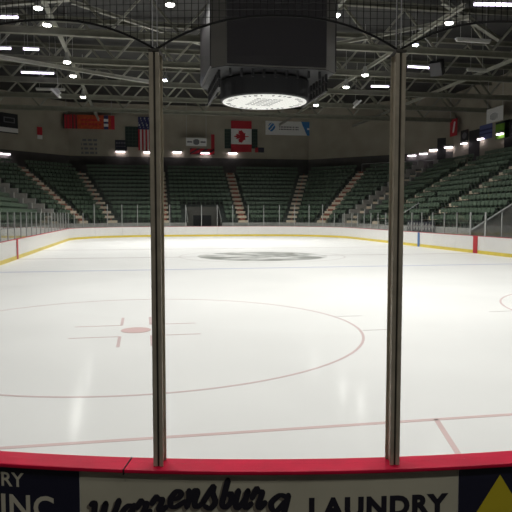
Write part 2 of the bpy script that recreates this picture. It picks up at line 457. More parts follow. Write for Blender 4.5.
far_aisle(-4.25, 'cream stair aisle with red risers just right of the left foreground post')
far_aisle(4.25, 'cream stair aisle with red risers below the white and red flag')
nj = Vector((T, 1, 0))
aisle(fp(fa, A_END, 0), (T, 1, 0), 'cream stair aisle with red risers leaning right, below blue and white banner')
aisle(fp(fa, -A_END, 0), (-T, 1, 0), 'cream stair aisle with red risers leaning left, below orange banner')
aisle(fp(fr, 0, 0), fr['n'], 'steep slanting stair aisle up the far right corner stand, left of right post')
aisle(fp(fl, 0, 0), fl['n'], 'steep slanting stair aisle up the far left corner stand')
aisle(fp(fr, L45/2, 0), (1, T, 0), 'pale stair aisle rising behind the right foreground post', 2.3, False)
aisle(fp(fl, -L45/2, 0), (-1, T, 0), 'pale stair aisle at the far left edge of the view', 2.1, False)
aisle((CX + XS, 54.64, 0), (1, 0, 0), 'stair aisle up the right side stand, the farther of its two', 1.3, False)
aisle((CX + XS, 44.7, 0), (1, 0, 0), 'stair aisle up the right side stand, the nearer of its two', 1.3, False)

# tunnel entrance in the far stand
te = thing('tunnel_entrance', (CX, YF + 1.3, -.02), 'grey tunnel entrance set into the far end stand, beside the left post', 'tunnel entrance')
MB().box((CX - 1.9, YF + 2.45, -.02), (CX + 1.9, YF + 2.57, 3.15)).build('back_wall', M['side_grey'], te)
MB().box((CX - 1.0, YF + 2.42, -.02), (CX + 1.0, YF + 2.448, 2.2)).build('doorway', M['black'], te)
for sx in (-1, 1):
    x = CX + sx * 1.8
    MB().hexa([(x - .07, YF, -.02), (x + .07, YF, -.02), (x + .07, YF + 2.44, -.02), (x - .07, YF + 2.44, -.02)],
              [(x - .07, YF, 1.5), (x + .07, YF, 1.5), (x + .07, YF + 2.44, 2.9), (x - .07, YF + 2.44, 2.9)]).build('side_wall', M['side_grey'], te)
    MB().tube([(x, YF + .02, 1.5), (x, YF + .02, 1.75), (x, YF + 2.4, 3.12)], .045).build('handrail', M['alu'], te)
# stair walls on the right
def stair_wall(y, x0, x1, z0, label, th=.2, slope=SLOPE):
    z1 = z0 + (x1 - x0) * slope
    w = thing('stair_wall', ((x0 + x1)/2, y, -.02), label, 'wall', None)
    MB().hexa([(x0, y - th, -.02), (x1, y - th, -.02), (x1, y, -.02), (x0, y, -.02)], [(x0, y - th, z0), (x1, y - th, z1), (x1, y, z1), (x0, y, z0)]).build('panel', M['concrete_light'], w)
    MB().bar((x0, y - th/2, z0 + .05), (x1, y - th/2, z1 + .05), th + .06, .1).build('cap_rail', M['alu'], w)
stair_wall(RAMP_Y - .01, CX + XS - .6, CX + XS + 7 * RD, 1.15, 'grey stair wall with slanting pale cap at the right edge behind the glass')
hr = thing('stair_handrail', (CX + XS, 49.8, ZF), 'slanting metal handrail behind the glass right of the right post', 'handrail')
MB().tube([(CX + XS - .4, 49.8, 1.5), (CX + XS + 2.6, 49.8, 3.3)], .05).build('rail', M['alu'], hr)
MB().box((CX + XS + .05, 49.78, 1.41), (CX + XS + .12, 49.82, 1.82)).build('baluster', M['alu'], hr)
MB().box((CX + XS + 2.3, 49.78, ZF + 2 * RISE), (CX + XS + 2.37, 49.82, 3.16)).build('baluster', M['alu'], hr)

# dark patterned banner behind the right glass
def cloth(name, O, ru, W, H, nu, nv, fn, mats, label, cat, group=None, wave=.0, th=.03, extra=None, dn=Vector((0, 0, -1))):
    """hanging sheet: O top-left, ru unit right, drops along dn; fn(u, v) -> material index"""
    O = Vector(O); ru = Vector(ru).normalized(); nn = ru.cross(dn).normalized(); mb = MB()
    nn = nn if nn.dot(Vector((0, 0, CAM_H)) - O) > 0 else -nn
    base = O + ru * (W/2) + dn * H
    P = lambda i, j, off: O + ru * (W * i / nu) + dn * (H * j / nv) + nn * (off + wave * math.sin(i / nu * 9) * (.2 + j / nv))
    vs = [P(i, j, th) for j in range(nv + 1) for i in range(nu + 1)] + [P(i, j, 0) for j in range(nv + 1) for i in range(nu + 1)]
    K = (nu + 1) * (nv + 1); ix = lambda i, j: j * (nu + 1) + i
    o0 = len(mb.v); mb.v += [tuple(v) for v in vs]
    for j in range(nv):
        for i in range(nu):
            m = fn((i + .5) / nu, (j + .5) / nv)
            q = (ix(i, j), ix(i + 1, j), ix(i + 1, j + 1), ix(i, j + 1))
            mb.f.append(q); mb.mi.append(m); mb.f.append(tuple(reversed([a + K for a in q]))); mb.mi.append(m)
    for i in range(nu):
        for j in (0, nv): mb.f.append((ix(i, j), ix(i + 1, j), ix(i + 1, j) + K, ix(i, j) + K)); mb.mi.append(fn((i+.5)/nu, .01 if j == 0 else .99))
    for j in range(nv):
        for i in (0, nu): mb.f.append((ix(i, j), ix(i, j + 1), ix(i, j + 1) + K, ix(i, j) + K)); mb.mi.append(fn(.01 if i == 0 else .99, (j+.5)/nv))
    o = mb.build(name, mats)
    # put the origin at the foot of the sheet
    o.data.transform(Matrix.Translation(-base)); o.location = base
    return tag(o, label, cat, group)
def lozenge(u, v):
    a = (u * 9) % 1; b = v
    return 1 if abs(a - .5) + abs(b - .5) * .9 < .42 and not abs(a - .5) + abs(b - .5) * .9 < .2 else 0
pbn = thing('patterned_banner', (CX + XS - .2, 43.7, -.02), 'dark banner with pale diamond pattern standing behind right glass', 'banner')
pc = cloth('sheet', (CX + XS - .2, 46.0, 1.80), (0, -1, 0), 4.6, .78, 72, 16, lozenge, [M['navy'], M['concrete_light']], None, None)
pc.parent = pbn; pc.matrix_parent_inverse = Matrix.Translation(-pbn.location)
for y in (45.9, 43.7, 41.5): MB().box((CX + XS - .199, y - .03, -.02), (CX + XS - .14, y + .03, 1.8)).build('support_post', M['alu'], pbn)

# ================================================================== DASHER BOARDS AND GLASS
def path_pieces():
    segs = [('L', (XL, 28.3), (XL, Y1 - CR)), ('A', (XL + CR, Y1 - CR), PI, PI/2), ('L', (XL + CR, Y1), (XR - CR, Y1)), ('A', (XR - CR, Y1 - CR), PI/2, 0), ('L', (XR, Y1 - CR), (XR, 29.2))]
    return segs
SEGS = path_pieces()
def seg_len(s): return math.dist(s[1], s[2]) if s[0] == 'L' else CR * abs(s[3] - s[2])
TOT = sum(seg_len(s) for s in SEGS)
def at_s(d):
    """point and outward normal at arclength d along the inner face (left side, far end, right side)"""
    d = max(0, min(TOT - 1e-6, d))
    for s in SEGS:
        l = seg_len(s)
        if d <= l:
            if s[0] == 'L':
                t = d / l; p = Vector((s[1][0] + (s[2][0] - s[1][0]) * t, s[1][1] + (s[2][1] - s[1][1]) * t, 0))
                dr = Vector((s[2][0] - s[1][0], s[2][1] - s[1][1], 0)).normalized(); return p, Vector((-dr.y, dr.x, 0))
            a = s[2] + (s[3] - s[2]) * d / l
            return Vector((s[1][0] + CR * math.cos(a), s[1][1] + CR * math.sin(a), 0)), Vector((math.cos(a), math.sin(a), 0))
        d -= l
def ribbon(d0, d1, o0, o1, z0, z1, n=1):
    mb = MB(); q = []
    for i in range(n + 1):
        p, nn = at_s(d0 + (d1 - d0) * i / n); q.append((p + nn * o0, p + nn * o1))
    vs = []
    for a, b in q: vs += [(a.x, a.y, z0), (b.x, b.y, z0), (b.x, b.y, z1), (a.x, a.y, z1)]
    fs = []
    for i in range(n):
        k = 4 * i; fs += [(k, k+1, k+5, k+4), (k+1, k+2, k+6, k+5), (k+2, k+3, k+7, k+6), (k+3, k, k+4, k+7)]
    fs += [(0, 1, 2, 3), (4*n + 3, 4*n + 2, 4*n + 1, 4*n)]
    return mb.add(vs, fs)
BN = 27; BL = TOT / BN; HP = BL / 2
dL = seg_len(SEGS[0]); dA = seg_len(SEGS[1]); dE = seg_len(SEGS[2])
def where(d):
    if d < dL: return 'left side'
    if d < dL + dA: return 'far left corner'
    if d < dL + dA + dE: return 'far end'
    if d < dL + 2 * dA + dE: return 'far right corner'
    return 'right side'
def count_in(names, d): return
WCOUNT = {}
def seq(kind, d):
    w = where(d); WCOUNT[(kind, w)] = WCOUNT.get((kind, w), 0) + 1
    frm = {'left side': 'nearest first', 'far left corner': 'counted from left', 'far end': 'counted from left', 'far right corner': 'counted from left', 'right side': 'farthest first'}[w]
    return w, nth(WCOUNT[(kind, w)]), frm
d_of = lambda side, y: (y - 28.3) if side == 'L' else TOT - (y - 29.2)
for k in range(BN):
    d0, d1 = k * BL + .006, (k + 1) * BL - .006; n = 6
    w, o_, frm = seq('board', (d0 + d1)/2)
    p, nn = at_s((d0 + d1)/2)
    extra = ''
    r = thing('dasher_board', p + nn * .06, 'white rink board with yellow kickplate on the %s, %s %s' % (w, o_, frm), 'rink board', 'white boards around the far rink')
    ribbon(d0, d1, 0, .12, 0, HB - .02, n).build('panel', M['white_board'], r)
    ribbon(d0, d1, -.012, -.001, 0.002, .20, n).build('kickplate', M['yellow'], r)
    ribbon(d0, d1, -.01, .13, HB - .02, HB, n).build('cap_rail', M['red'], r)
    for side, y, m, wd in (('L', YC, 'red_mark', .4), ('R', YC, 'red_mark', .5), ('R', YC + 7.62, 'blue_mark', .34)):
        dd = d_of(side, y)
        if d0 <= dd < d1 + .012:
            dd = max(d0 + wd/2, min(d1 - wd/2, dd))
            ribbon(dd - wd/2, dd + wd/2, -.022, -.013, 0.002, HB - .022, 2).build('line_marking', M[m], r)
def glass_h(d):
    return 3.30 if dL + .35 * dA < d < dL + dA + dE + dA * .65 else 2.45
GO = .06
for k in range(2 * BN + 1):
    d = k * HP
    p, nn = at_s(d); p = p + nn * GO
    u = proj((p.x, p.y, 1.5))[0]
    if not (0 < u < 511): continue
    w, o_, frm = seq('post', d)
    h = max(glass_h(d - .1), glass_h(d + .1)); wd = .05 if abs(d - d_of('R', YC)) > HP * .6 else .13
    t = Vector((-nn.y, nn.x, 0))
    mb = MB()
    c = [p + t * a + nn * b for a, b in ((-wd/2, -.03), (wd/2, -.03), (wd/2, .03), (-wd/2, .03))]
    mb.prism([(v.x, v.y) for v in c], HB, h)
    o = mb.build('glass_post', M['alu']); o.data.transform(Matrix.Translation((-p.x, -p.y, -HB))); o.location = (p.x, p.y, HB)
    tag(o, 'slim silver post of the rink glass along the %s, %s %s' % (w, o_, frm), 'post', 'slim posts of the far rink glass')
for k in range(2 * BN):
    d0, d1 = k * HP + .065, (k + 1) * HP - .065
    pm, nn = at_s((d0 + d1)/2)
    us = [proj((*at_s(d)[0][:2], 1.5))[0] for d in (d0, d1)]
    if max(us) < 1 or min(us) > 511: continue
    w, o_, frm = seq('pane', (d0 + d1)/2)
    mb = ribbon(d0, d1, GO - .006, GO + .006, HB, glass_h((d0 + d1)/2) - .02, 2)
    o = mb.build('rink_glass', M['glass_far']); b = pm + nn * GO + Vector((0, 0, HB)); o.data.transform(Matrix.Translation(-b)); o.location = b
    tag(o, 'clear glass pane above the boards of the %s, %s %s' % (w, o_, frm), 'glass pane', 'clear panes of the far rink glass')

# ------------------------------------------------------------------ near corner boards
def arc_ribbon(a0, a1, R0, R1, z0, z1, n=24):
    mb = MB(); vs = []
    for i in range(n + 1):
        a = a0 + (a1 - a0) * i / n
        for R, z in ((R0, z0), (R1, z0), (R1, z1), (R0, z1)): vs.append(arc_pt(a, R, z))
    fs = []
    for i in range(n):
        k = 4 * i; fs += [(k, k+1, k+5, k+4), (k+1, k+2, k+6, k+5), (k+2, k+3, k+7, k+6), (k+3, k, k+4, k+7)]
    fs += [(0, 1, 2, 3), (4*n + 3, 4*n + 2, 4*n + 1, 4*n)]
    return mb.add(vs, fs)
aL, aR = on_arc(-70, 465, 8.56)[0] + .25, -.24
aS = on_arc(128, 465, 8.56)[0]
RP = 8.615
for a0, a1, lab in ((aL, aS - .0001, 'near rink board with red cap at the left, beyond the cap seam'), (aS - .0003, aR, 'near rink board with red cap under both foreground glass posts')):
    am = (a0 + a1)/2
    r = thing('dasher_board', arc_pt(am, 8.56, -.02), lab, 'rink board')
    arc_ribbon(a0, a1, 8.50, RP, -.02, HB - .022).build('panel', M['white_board'], r)
    arc_ribbon(a0, a1, 8.488, 8.499, .002, .20).build('kickplate', M['yellow'], r)
    mb = arc_ribbon(a0, a1, 8.485, 8.645, HB - .022, HB); mb.build('cap_rail', M['red'], r, bevel=.006)
    if a0 == aL: arc_ribbon(aS - .00025, aS + .00025, 8.487, 8.6465, HB - .03, HB + .0008, 1).build('joint', M['black'], r)
aD, aE = on_arc(80, 490, RP)[0], on_arc(458, 490, RP)[0]
SIGN_T = HB - .03
def sign(a0, a1, m, label):
    am = (a0 + a1)/2
    r = thing('advertising_sign', arc_pt(am, RP + .004, .25), label, 'sign', 'advertising signs on the near boards')
    arc_ribbon(a0, a1, RP + .001, RP + .005, .25, SIGN_T).build('backing', M[m], r)
    return r
sg_l = sign(aL, aD + .0003, 'navy', 'navy sign with pale capital letters at the lower left')
sg_m = sign(aD - .0003, aE + .0003, 'vinyl', 'cream sign with black script and capital lettering, bottom centre')
sg_r = sign(aE - .0003, aR, 'navy', 'navy sign with a yellow triangle at the lower right')
RT = RP + .0055
def on_panel(mb2, name, m, parent, lift=0):
    """flat (a, z) faces stood on the curved sign, 1 mm proud"""
    mb = MB(); n = len(mb2.v)
    vs = [arc_pt(v[0], RT + lift + .0012, v[1]) for v in mb2.v] + [arc_pt(v[0], RT + lift, v[1]) for v in mb2.v]
    edges = {}
    for f in mb2.f:
        for i in range(len(f)):
            e = (f[i], f[(i+1) % len(f)])
            if (e[1], e[0]) in edges: del edges[(e[1], e[0])]
            else: edges[e] = 1
    mb.add(vs, list(mb2.f) + [(a, b, b + n, a + n) for a, b in edges])
    return mb.build(name, m, parent)
def text_px(s, box, name, m, parent, xs=1.0, off=.0, space=1.0):
    """letters of the built-in font fitted into a box (x0, top, x1, bottom) of the sign face"""
    cu = bpy.data.curves.new('t', 'FONT'); cu.body = s; cu.offset = off; cu.space_character = space; cu.resolution_u = 4; cu.fill_mode = 'FRONT'
    ob = bpy.data.objects.new('t', cu); COL.objects.link(ob)
    dg = bpy.context.evaluated_depsgraph_get(); me = bpy.data.meshes.new_from_object(ob.evaluated_get(dg))
    bpy.data.objects.remove(ob)
    X = [v.co.x for v in me.vertices]; Y = [v.co.y for v in me.vertices]
    x0, x1, y0, y1 = min(X), max(X), min(Y), max(Y)
    a0, zt = on_arc(box[0], (box[1] + box[3])/2, RT)[0], None
    a1 = on_arc(box[2], (box[1] + box[3])/2, RT)[0]
    zt = on_arc((box[0] + box[2])/2, box[1], RT)[1]; zb = on_arc((box[0] + box[2])/2, box[3], RT)[1]
    mb = MB()
    mb.add([(a0 + (a1 - a0) * (v.co.x - x0)/(x1 - x0), zb + (zt - zb) * (v.co.y - y0)/(y1 - y0)) for v in me.vertices], [tuple(p.vertices) for p in me.polygons])
    bpy.data.meshes.remove(me)
    return on_panel(mb, name, m, parent)
text_px('TRY', (-11, 472, 24, 486), 'lettering', M['letter_pale'], sg_l, off=.015)
text_px('INC', (1.5, 495, 54, 519), 'lettering', M['letter_pale'], sg_l, off=.02, space=1.05)
text_px('LAUNDRY', (309, 496, 448, 517), 'lettering', M['letter_black'], sg_m, off=.05, space=1.14)
tri = MB()
pts = [on_arc(500, 474.5, RT), on_arc(474, 516, RT), on_arc(526, 516, RT)]
zb = .70
a_t, z_t = pts[0]; half = (pts[1][0] - a_t) / (z_t - pts[1][1]) * (z_t - zb)
tri.add([(a_t, z_t), (a_t + half, zb), (a_t, zb), (a_t - half * .98, zb)], [(0, 1, 2), (0, 2, 3)])
on_panel(tri, 'triangle_emblem', M['gold'], sg_r, lift=.001)
# brush script
def catmull(p, n=7):
    q = []
    P = [p[0]] + list(p) + [p[-1]]
    for i in range(1, len(P) - 2):
        for k in range(n):
            t = k / n
            q.append(tuple(.5 * (2*P[i][c] + (P[i+1][c] - P[i-1][c])*t + (2*P[i-1][c] - 5*P[i][c] + 4*P[i+1][c] - P[i+2][c])*t*t + (-P[i-1][c] + 3*P[i][c] - 3*P[i+1][c] + P[i+2][c])*t**3) for c in (0, 1)))
    q.append(tuple(p[-1])); return q
SH = .34
LET = {   # strokes in a unit box, y up, x-height 1
 'W': [[(.02,.95),(.12,1.02),(.16,.7),(.2,.2),(.3,.05),(.42,.4),(.5,1.0)], [(.5,1.0),(.5,.5),(.58,.06),(.72,.2),(.86,.7),(.92,1.12)]],
 'a': [[(.72,.86),(.45,.98),(.15,.6),(.2,.15),(.45,.08),(.7,.6)], [(.8,1.0),(.72,.4),(.8,.06),(1.02,.22)]],
 'r': [[(.0,.55),(.22,1.05),(.3,.85),(.62,.88),(.62,.6),(.52,.2),(.68,.03),(.98,.3)]],
 'e': [[(.2,.48),(.62,.6),(.72,.88),(.45,1.0),(.18,.6),(.22,.15),(.5,.02),(1.0,.35)]],
 'n': [[(.1,.95),(.18,.5),(.12,.02)], [(.16,.4),(.42,.95),(.58,.85),(.52,.3),(.66,.02),(1.0,.25)]],
 's': [[(.0,.3),(.5,1.05),(.52,.75),(.8,.3),(.55,.0),(.2,.08)]],
 'b': [[(.35,1.5),(.28,.9),(.22,.2),(.5,.0),(.82,.3),(.75,.75),(.62,.7),(.9,.55)]],
 'u': [[(.12,.98),(.08,.3),(.25,.02),(.6,.5),(.68,.98)], [(.68,.98),(.62,.3),(.74,.03),(1.0,.25)]],
 'g': [[(.75,.9),(.45,1.0),(.15,.6),(.22,.2),(.45,.12),(.72,.6)], [(.82,1.0),(.78,.2),(.7,-.45),(.35,-.5),(.2,-.25)]],
}
WORD = [('W',89,119,503,527),('a',121,136,505,519),('r',137,151,501,515),('r',152,167,497,511),('e',168,185,491,507),('n',186,204,489.5,507),('s',204,219,487,508),('b',220,234,489,507),('u',235,252,490,508),('r',252,266,489,508),('g',268,291,495,512)]
def script(dx, dy, wpx):
    mb = MB()
    def stroke(pts):
        n = len(pts); L = []; Rr = []
        for i, (x, y) in enumerate(pts):
            tx = pts[min(i+1, n-1)][0] - pts[max(i-1, 0)][0]; ty = pts[min(i+1, n-1)][1] - pts[max(i-1, 0)][1]
            l = math.hypot(tx, ty) or 1; nx, ny = -ty/l, tx/l
            w = wpx * (.62 + .38 * abs(ty) / l) / 2
            L.append((x + nx*w, y + ny*w)); Rr.append((x - nx*w, y - ny*w))
        cv = lambda p: on_arc(p[0] + dx, p[1] + dy, RT)
        vs = [cv(p) for p in L + Rr]
        mb.add(vs, [(i, i+1, n+i+1, n+i) for i in range(n-1)])
        for c in (pts[0], pts[-1]):
            m = 8; r = wpx * .42
            mb.add([cv((c[0] + r*math.cos(2*PI*k/m), c[1] + r*math.sin(2*PI*k/m))) for k in range(m)], [tuple(range(m))])
    for ch, x0, x1, yt, yb in WORD:
        for st in LET[ch]:
            stroke(catmull([(x0 + (x1 - x0)*x + SH*(y - .5)*(yb - yt)*.5, yb - (yb - yt)*y) for x, y in st]))
    return mb
on_panel(script(-2.4, 2.8, 6.0), 'lettering_shadow', M['letter_shadow'], sg_m)
on_panel(script(0, 0, 6.2), 'lettering', M['letter_black'], sg_m, lift=.002)

# ------------------------------------------------------------------ near glass, posts, net
RG = 8.56
a1_, a2_ = on_arc(160, 464, RG)[0], on_arc(392.3, 464, RG)[0]
_, zp1 = on_arc(157.5, 53, RG); _, zp2 = on_arc(396.5, 52, RG)
ZP = (zp1 + zp2)/2
net = thing('safety_net', arc_pt(.184, RG, ZP), 'black safety net with scalloped lower edge above the near glass', 'net')
def near_post(a, label, s):
    r = thing('glass_post', arc_pt(a, RG, HB), label, 'post', 'posts of the near rink glass')
    da = lambda m: m / RG
    def col(x0, x1, r0, r1, z0, z1, name, m, bevel=0):
        return arc_ribbon(a - da(x0), a - da(x1), r0, r1, z0, z1, 1).build(name, M[m], r, bevel)
    col(-.013, .013, RG - .045, RG + .03, HB, ZP, 'core', 'post_metal', .003)
    e0, e1 = (-.004, .006) if s < 0 else (-.006, .004)
    col(-.0255, e0, RG + .030, RG + .042, HB, ZP - .01, 'face_plate', 'post_metal', .003)
    col(e1, .0255, RG + .030, RG + .042, HB, ZP - .01, 'face_plate', 'post_metal', .003)
    col(e0 - .001, e1 + .001, RG + .0301, RG + .034, HB, ZP - .01, 'groove', 'post_dark')
    col(-.0245, .0245, RG - .052, RG - .0451, HB, ZP, 'back_plate', 'post_metal', .002)
    col(-.0265, .0265, RG - .055, RG + .045, ZP - .008, ZP + .006, 'top_cap', 'post_dark', .002)
    for x in (-.014, .010):
        MB().tube([arc_pt(a - da(x), RG, ZP + .008), arc_pt(a - da(x), RG, 4.1)], .0028).build('net_cable', M['rod'], net)
    return r
near_post(a1_, 'olive metal post of the rink glass in the left foreground, on the red cap', -1)
near_post(a2_, 'olive metal post of the rink glass in the right foreground, on the red cap', 1)
DA = a1_ - a2_
near_post(a1_ + DA, 'olive metal post next along the red cap, left of the left foreground post', -1)
near_post(a2_ - DA, 'olive metal post next along the red cap, right of the right foreground post', 1)
for a0, a1, lab in ((a1_ + DA - .0175/RG, a1_ + .0175/RG, 'near glass pane left of the left foreground post'), (a1_ - .0175/RG, a2_ + .0175/RG, 'near glass pane between the two foreground posts'), (a2_ - .0175/RG, a2_ - DA + .0175/RG, 'near glass pane right of the right foreground post')):
    mb = MB(); n = 12; vs = []
    for i in range(n + 1):
        a = a0 + (a1 - a0) * i / n; vs += [arc_pt(a, RG - .004, HB + .001), arc_pt(a, RG, HB + .001), arc_pt(a, RG - .002, ZP - .02)]
    mb.add(vs, [q for i in range(n) for k in (3*i,) for q in ((k, k+1, k+4, k+3), (k+1, k+2, k+5, k+4), (k+2, k, k+3, k+5))] + [(0, 1, 2), (3*n+2, 3*n+1, 3*n)])
    o = mb.build('rink_glass', M['glass'])
    b = arc_pt((a0 + a1)/2, RG, HB); o.data.transform(Matrix.Translation(-b)); o.location = b
    tag(o, lab, 'glass pane', 'panes of the near rink glass')
# the net above the glass hangs in scallops between the post tops
_, zap = on_arc(277, 18, RG)
BAYS = [(a1_ + (a1_ - a2_), a1_), (a1_, a2_), (a2_, a2_ - (a1_ - a2_))]
def scallop(a):
    for l, r in BAYS:
        if r <= a <= l:
            t = (a - r)/(l - r) * 2 - 1
            return ZP + .012 + (zap - ZP) * (1 - abs(t) ** 2.3)
    return ZP
ZN = 4.1
mb = MB(); CELL = .034
def strand(pts, r=.0020): mb.tube(pts, r, 3)
aN0, aN1 = a1_ + DA, a2_ - DA
n_v = int((aN0 - aN1) * RG / CELL)
for i in range(n_v + 1):
    a = aN0 - i * CELL / RG
    strand([arc_pt(a, RG, scallop(a)), arc_pt(a, RG, ZN)])
z = ZP + .03
while z < ZN:
    run = []
    for i in range(160):
        a = aN0 + (aN1 - aN0) * i / 159
        if scallop(a) < z: run.append(arc_pt(a, RG, z))
        else:
            if len(run) > 1: strand(run)
            run = []
    if len(run) > 1: strand(run)
    z += CELL
nt_ = mb.build('netting', M['net'], net); nt_['kind'] = 'stuff'
for l, r in BAYS:
    l_, r_ = min(l, aN0), max(r, aN1)
    MB().tube([arc_pt(l_ + (r_ - l_) * i / 40, RG, scallop(l_ + (r_ - l_) * i / 40)) for i in range(41)], .006, 6).build('edge_rope', M['net'], net)

# ================================================================== ROOF STEEL
XW0, XW1 = P_l.x + .02, P_r.x - .02
ZB, ZT = 13.0, 15.75
def half_span(y):
    """left and right wall x at y"""
    if y <= P_r.y: return XW0, XW1
    return XW0 + (y - P_l.y) + .05, XW1 - (y - P_r.y) - .05
TRUSS_Y = [(38.2, 'nearest in view, crossing behind the scoreboard'), (45.0, 'second nearest in view'), (52.0, 'third nearest in view'), (58.6, 'fourth nearest in view'), (65.5, 'farthest, nearest the end wall')]
for y, lab in TRUSS_Y:
    x0, x1 = half_span(y)
    r = thing('roof_truss', (CX, y, ZB), 'steel roof truss spanning the arena, ' + lab, 'truss', 'roof trusses across the arena')
    MB().ibeam((x0, y, ZB), (x1, y, ZB), .32, .42).build('bottom_chord', M['steel'], r)
    MB().ibeam((x0, y, ZT), (x1, y, ZT), .32, .36).build('top_chord', M['steel'], r)
    n = max(4, int((x1 - x0) / 4)); st = (x1 - x0) / n
    for i in range(n):
        xa, xb = x0 + i*st, x0 + (i+1)*st
        if proj(((xa + xb)/2, y, 14.3))[0] < -30 or proj(((xa + xb)/2, y, 14.3))[0] > 540: continue
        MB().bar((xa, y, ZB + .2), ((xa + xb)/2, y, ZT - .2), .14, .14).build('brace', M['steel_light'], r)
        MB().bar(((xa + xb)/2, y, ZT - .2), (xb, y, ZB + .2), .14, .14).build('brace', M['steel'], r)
# long members running down the arena or slanting under the deck
def beam(p, q, w, h, m, label, cat='beam', name='roof_beam'):
    c = (Vector(p) + Vector(q)) / 2
    o = MB().ibeam(Vector(p) - c, Vector(q) - c, w, h).build(name, M[m]); o.location = c
    return tag(o, label, cat, 'roof beams and struts')
def long_x(px, py, z=ZB): return on_z(px, py, z).x
xa = long_x(56, 24, 13.7)
for x, lab in ((xa, 'long pale roof beam running away above the left stand'), (long_x(380, 57, 13.7), 'long roof beam running away beside the right foreground post'), (XW1 - 9, 'long roof beam running away above the right stand')):
    beam((x, 31, 13.5), (x, 76, 13.5), .2, .24, 'steel_light', lab)
beam(on_z(-6, 56, 12.6), on_z(156, 83, 12.6), .26, .25, 'steel_light', 'pale slanting roof beam from the left edge to the left post')
beam(on_z(72, 2, 14.6), on_z(202, 44, 14.6), .22, .22, 'steel_light', 'thin pale strut slanting down past the top of the left post')
beam(on_z(443, 2, 14.6), on_z(500, 40, 14.6), .3, .26, 'steel_light', 'pale strut slanting down right in the upper right corner')
beam(on_z(325, 46, 14.2), on_z(470, 17, 14.2), .22, .22, 'steel_light', 'thin strut rising right past the top of the right post')
beam(on_z(330, 14, 14.8), on_z(348, -6, 14.8), .24, .24, 'steel_light', 'short pale strut right of the scoreboard top')
beam(on_z(-6, 5, 14.0), on_z(70, -1, 14.0), .3, .2, 'steel_light', 'pale beam along the top left edge behind the net')

# ================================================================== LAMPS
def lamp(px, py, label, z=13.5, cool=False, tilt=0, s=.72):
    p = on_z(px, py, z)
    r = thing('high_bay_lamp', p, label, 'lamp', 'round roof lamps')
    MB().lathe([(.06, .62), (.12, .60), (.13, .38), (.36 * s, .06), (.38 * s, .0), (.33 * s, .002)], p, 18).build('housing', M['lamp_shade'], r)
    MB().lathe([(.31 * s, .03), (.31 * s, -.04), (.2 * s, -.09)], p, 18).build('lens', M['lamp_lens_cool' if cool else 'lamp_lens'], r)
    MB().tube([p + Vector((0, 0, .6)), (p.x, p.y, ZC)], .02).build('hanger', M['lamp_shade'], r)
    return p
LAMPS = [(47, 25, 'bright round roof lamp below the net edge, upper left'), (67, 62, 'bright round roof lamp above the left stand, second of the slanting line'), (73, 76, 'bright round roof lamp above the left stand, third of the slanting line'),
         (83, 97, 'round roof lamp lowest on the left, above the orange banner'), (170, 4.5, 'round roof lamp behind the net, right of left post'),
         (336, 15, 'round roof lamp behind the net, right of the scoreboard'), (316, 105, 'round roof lamp right of the white disc'), (365, 75, 'bright round roof lamp left of the right post, upper one'),
         (346, 87, 'small round roof lamp left of the right post, lower one'), (449, 23, 'round roof lamp below the net edge, upper right'), (38, 8, 'round roof lamp behind the net in the upper left corner')]
LP = [lamp(px, py, lab, 12.55 if py > 50 else 13.5) for px, py, lab in LAMPS]
lamp(166, 66, 'bluish roof lamp right of the left post, upper of two', cool=True); lamp(165.5, 80, 'bluish roof lamp right of the left post, lower of two', cool=True)
lamp(415.5, 45, 'bluish roof lamp right of the right post top', cool=True, s=.6)
def strip_light(p0, p1, label, lit=True, z=13.2):
    a, b = on_z(*p0, z), on_z(*p1, z); c = (a + b)/2; d = (b - a).normalized()
    r = thing('strip_light', c, label, 'strip light', 'linear roof lights')
    MB().bar(a, b, .28, .12).build('housing', M['lamp_shade'], r)
    MB().bar(a + d * .03 - Vector((0, 0, .11)), b - d * .03 - Vector((0, 0, .11)), .20, .095).build('tube', M['tube' if lit else 'tube_dim'], r)
    for q in (a + d * .3, b - d * .3): MB().tube([q, (q.x, q.y, ZC)], .015).build('hanger', M['lamp_shade'], r)
for p0, p1, lab, lit in (((-4, 15), (18, 15), 'lit strip light behind the net at the upper left edge', True), ((-4, 46.5), (11, 46.8), 'lit strip light at the left edge, below the net', True),
        ((23, 47.3), (39, 47.8), 'lit strip light second from the left edge, below the net', True), ((21, 71), (54, 72), 'long lit strip light, lowest lit one on the left', True),
        ((408, 65), (431, 66.5), 'lit strip light just right of the right post', True), ((371, 85), (389, 85.5), 'lit strip light just left of the right post', True),
        ((456, 38.7), (490, 40.8), 'unlit strip light in the upper right, below the net', False), ((36, 88.5), (65, 89), 'unlit strip light above the left stand', False),
        ((467, 69), (486, 70), 'unlit strip light at the right above the beige wall', False), ((474, 2), (516, 2.6), 'lit strip light in the upper right corner', True)):
    strip_light(p0, p1, lab, lit)
# tilted shades and a loudspeaker
def tilted(px, py, label, ln, z=12.9):
    p = on_z(px, py, z); r = thing('floodlight', p, label, 'floodlight', 'unlit tilted floodlights')
    m4 = Matrix.Translation(p) @ Matrix.Rotation(-YAW, 4, 'Z') @ Matrix.Rotation(ln, 4, 'Y')
    MB().box((-.45, -.3, -.10), (.45, .3, .06), m4).build('shade', M['white_cloth'], r, bevel=.03)
    MB().box((-.25, -.2, .061), (.25, .2, .30), m4).build('housing', M['lamp_shade'], r, bevel=.03)
    MB().tube([m4 @ Vector((0, 0, .25)), (p.x, p.y, ZC)], .02).build('hanger', M['lamp_shade'], r)
tilted(357, 104, 'tilted white floodlight left of the right post', -.75, 12.3)
tilted(56, 93, 'tilted white floodlight above the left stand', .8, 11.9)
p = on_z(437, 68, 12.8); sp = thing('loudspeaker', p, 'black loudspeaker hanging beside the lit strip right of right post', 'loudspeaker')
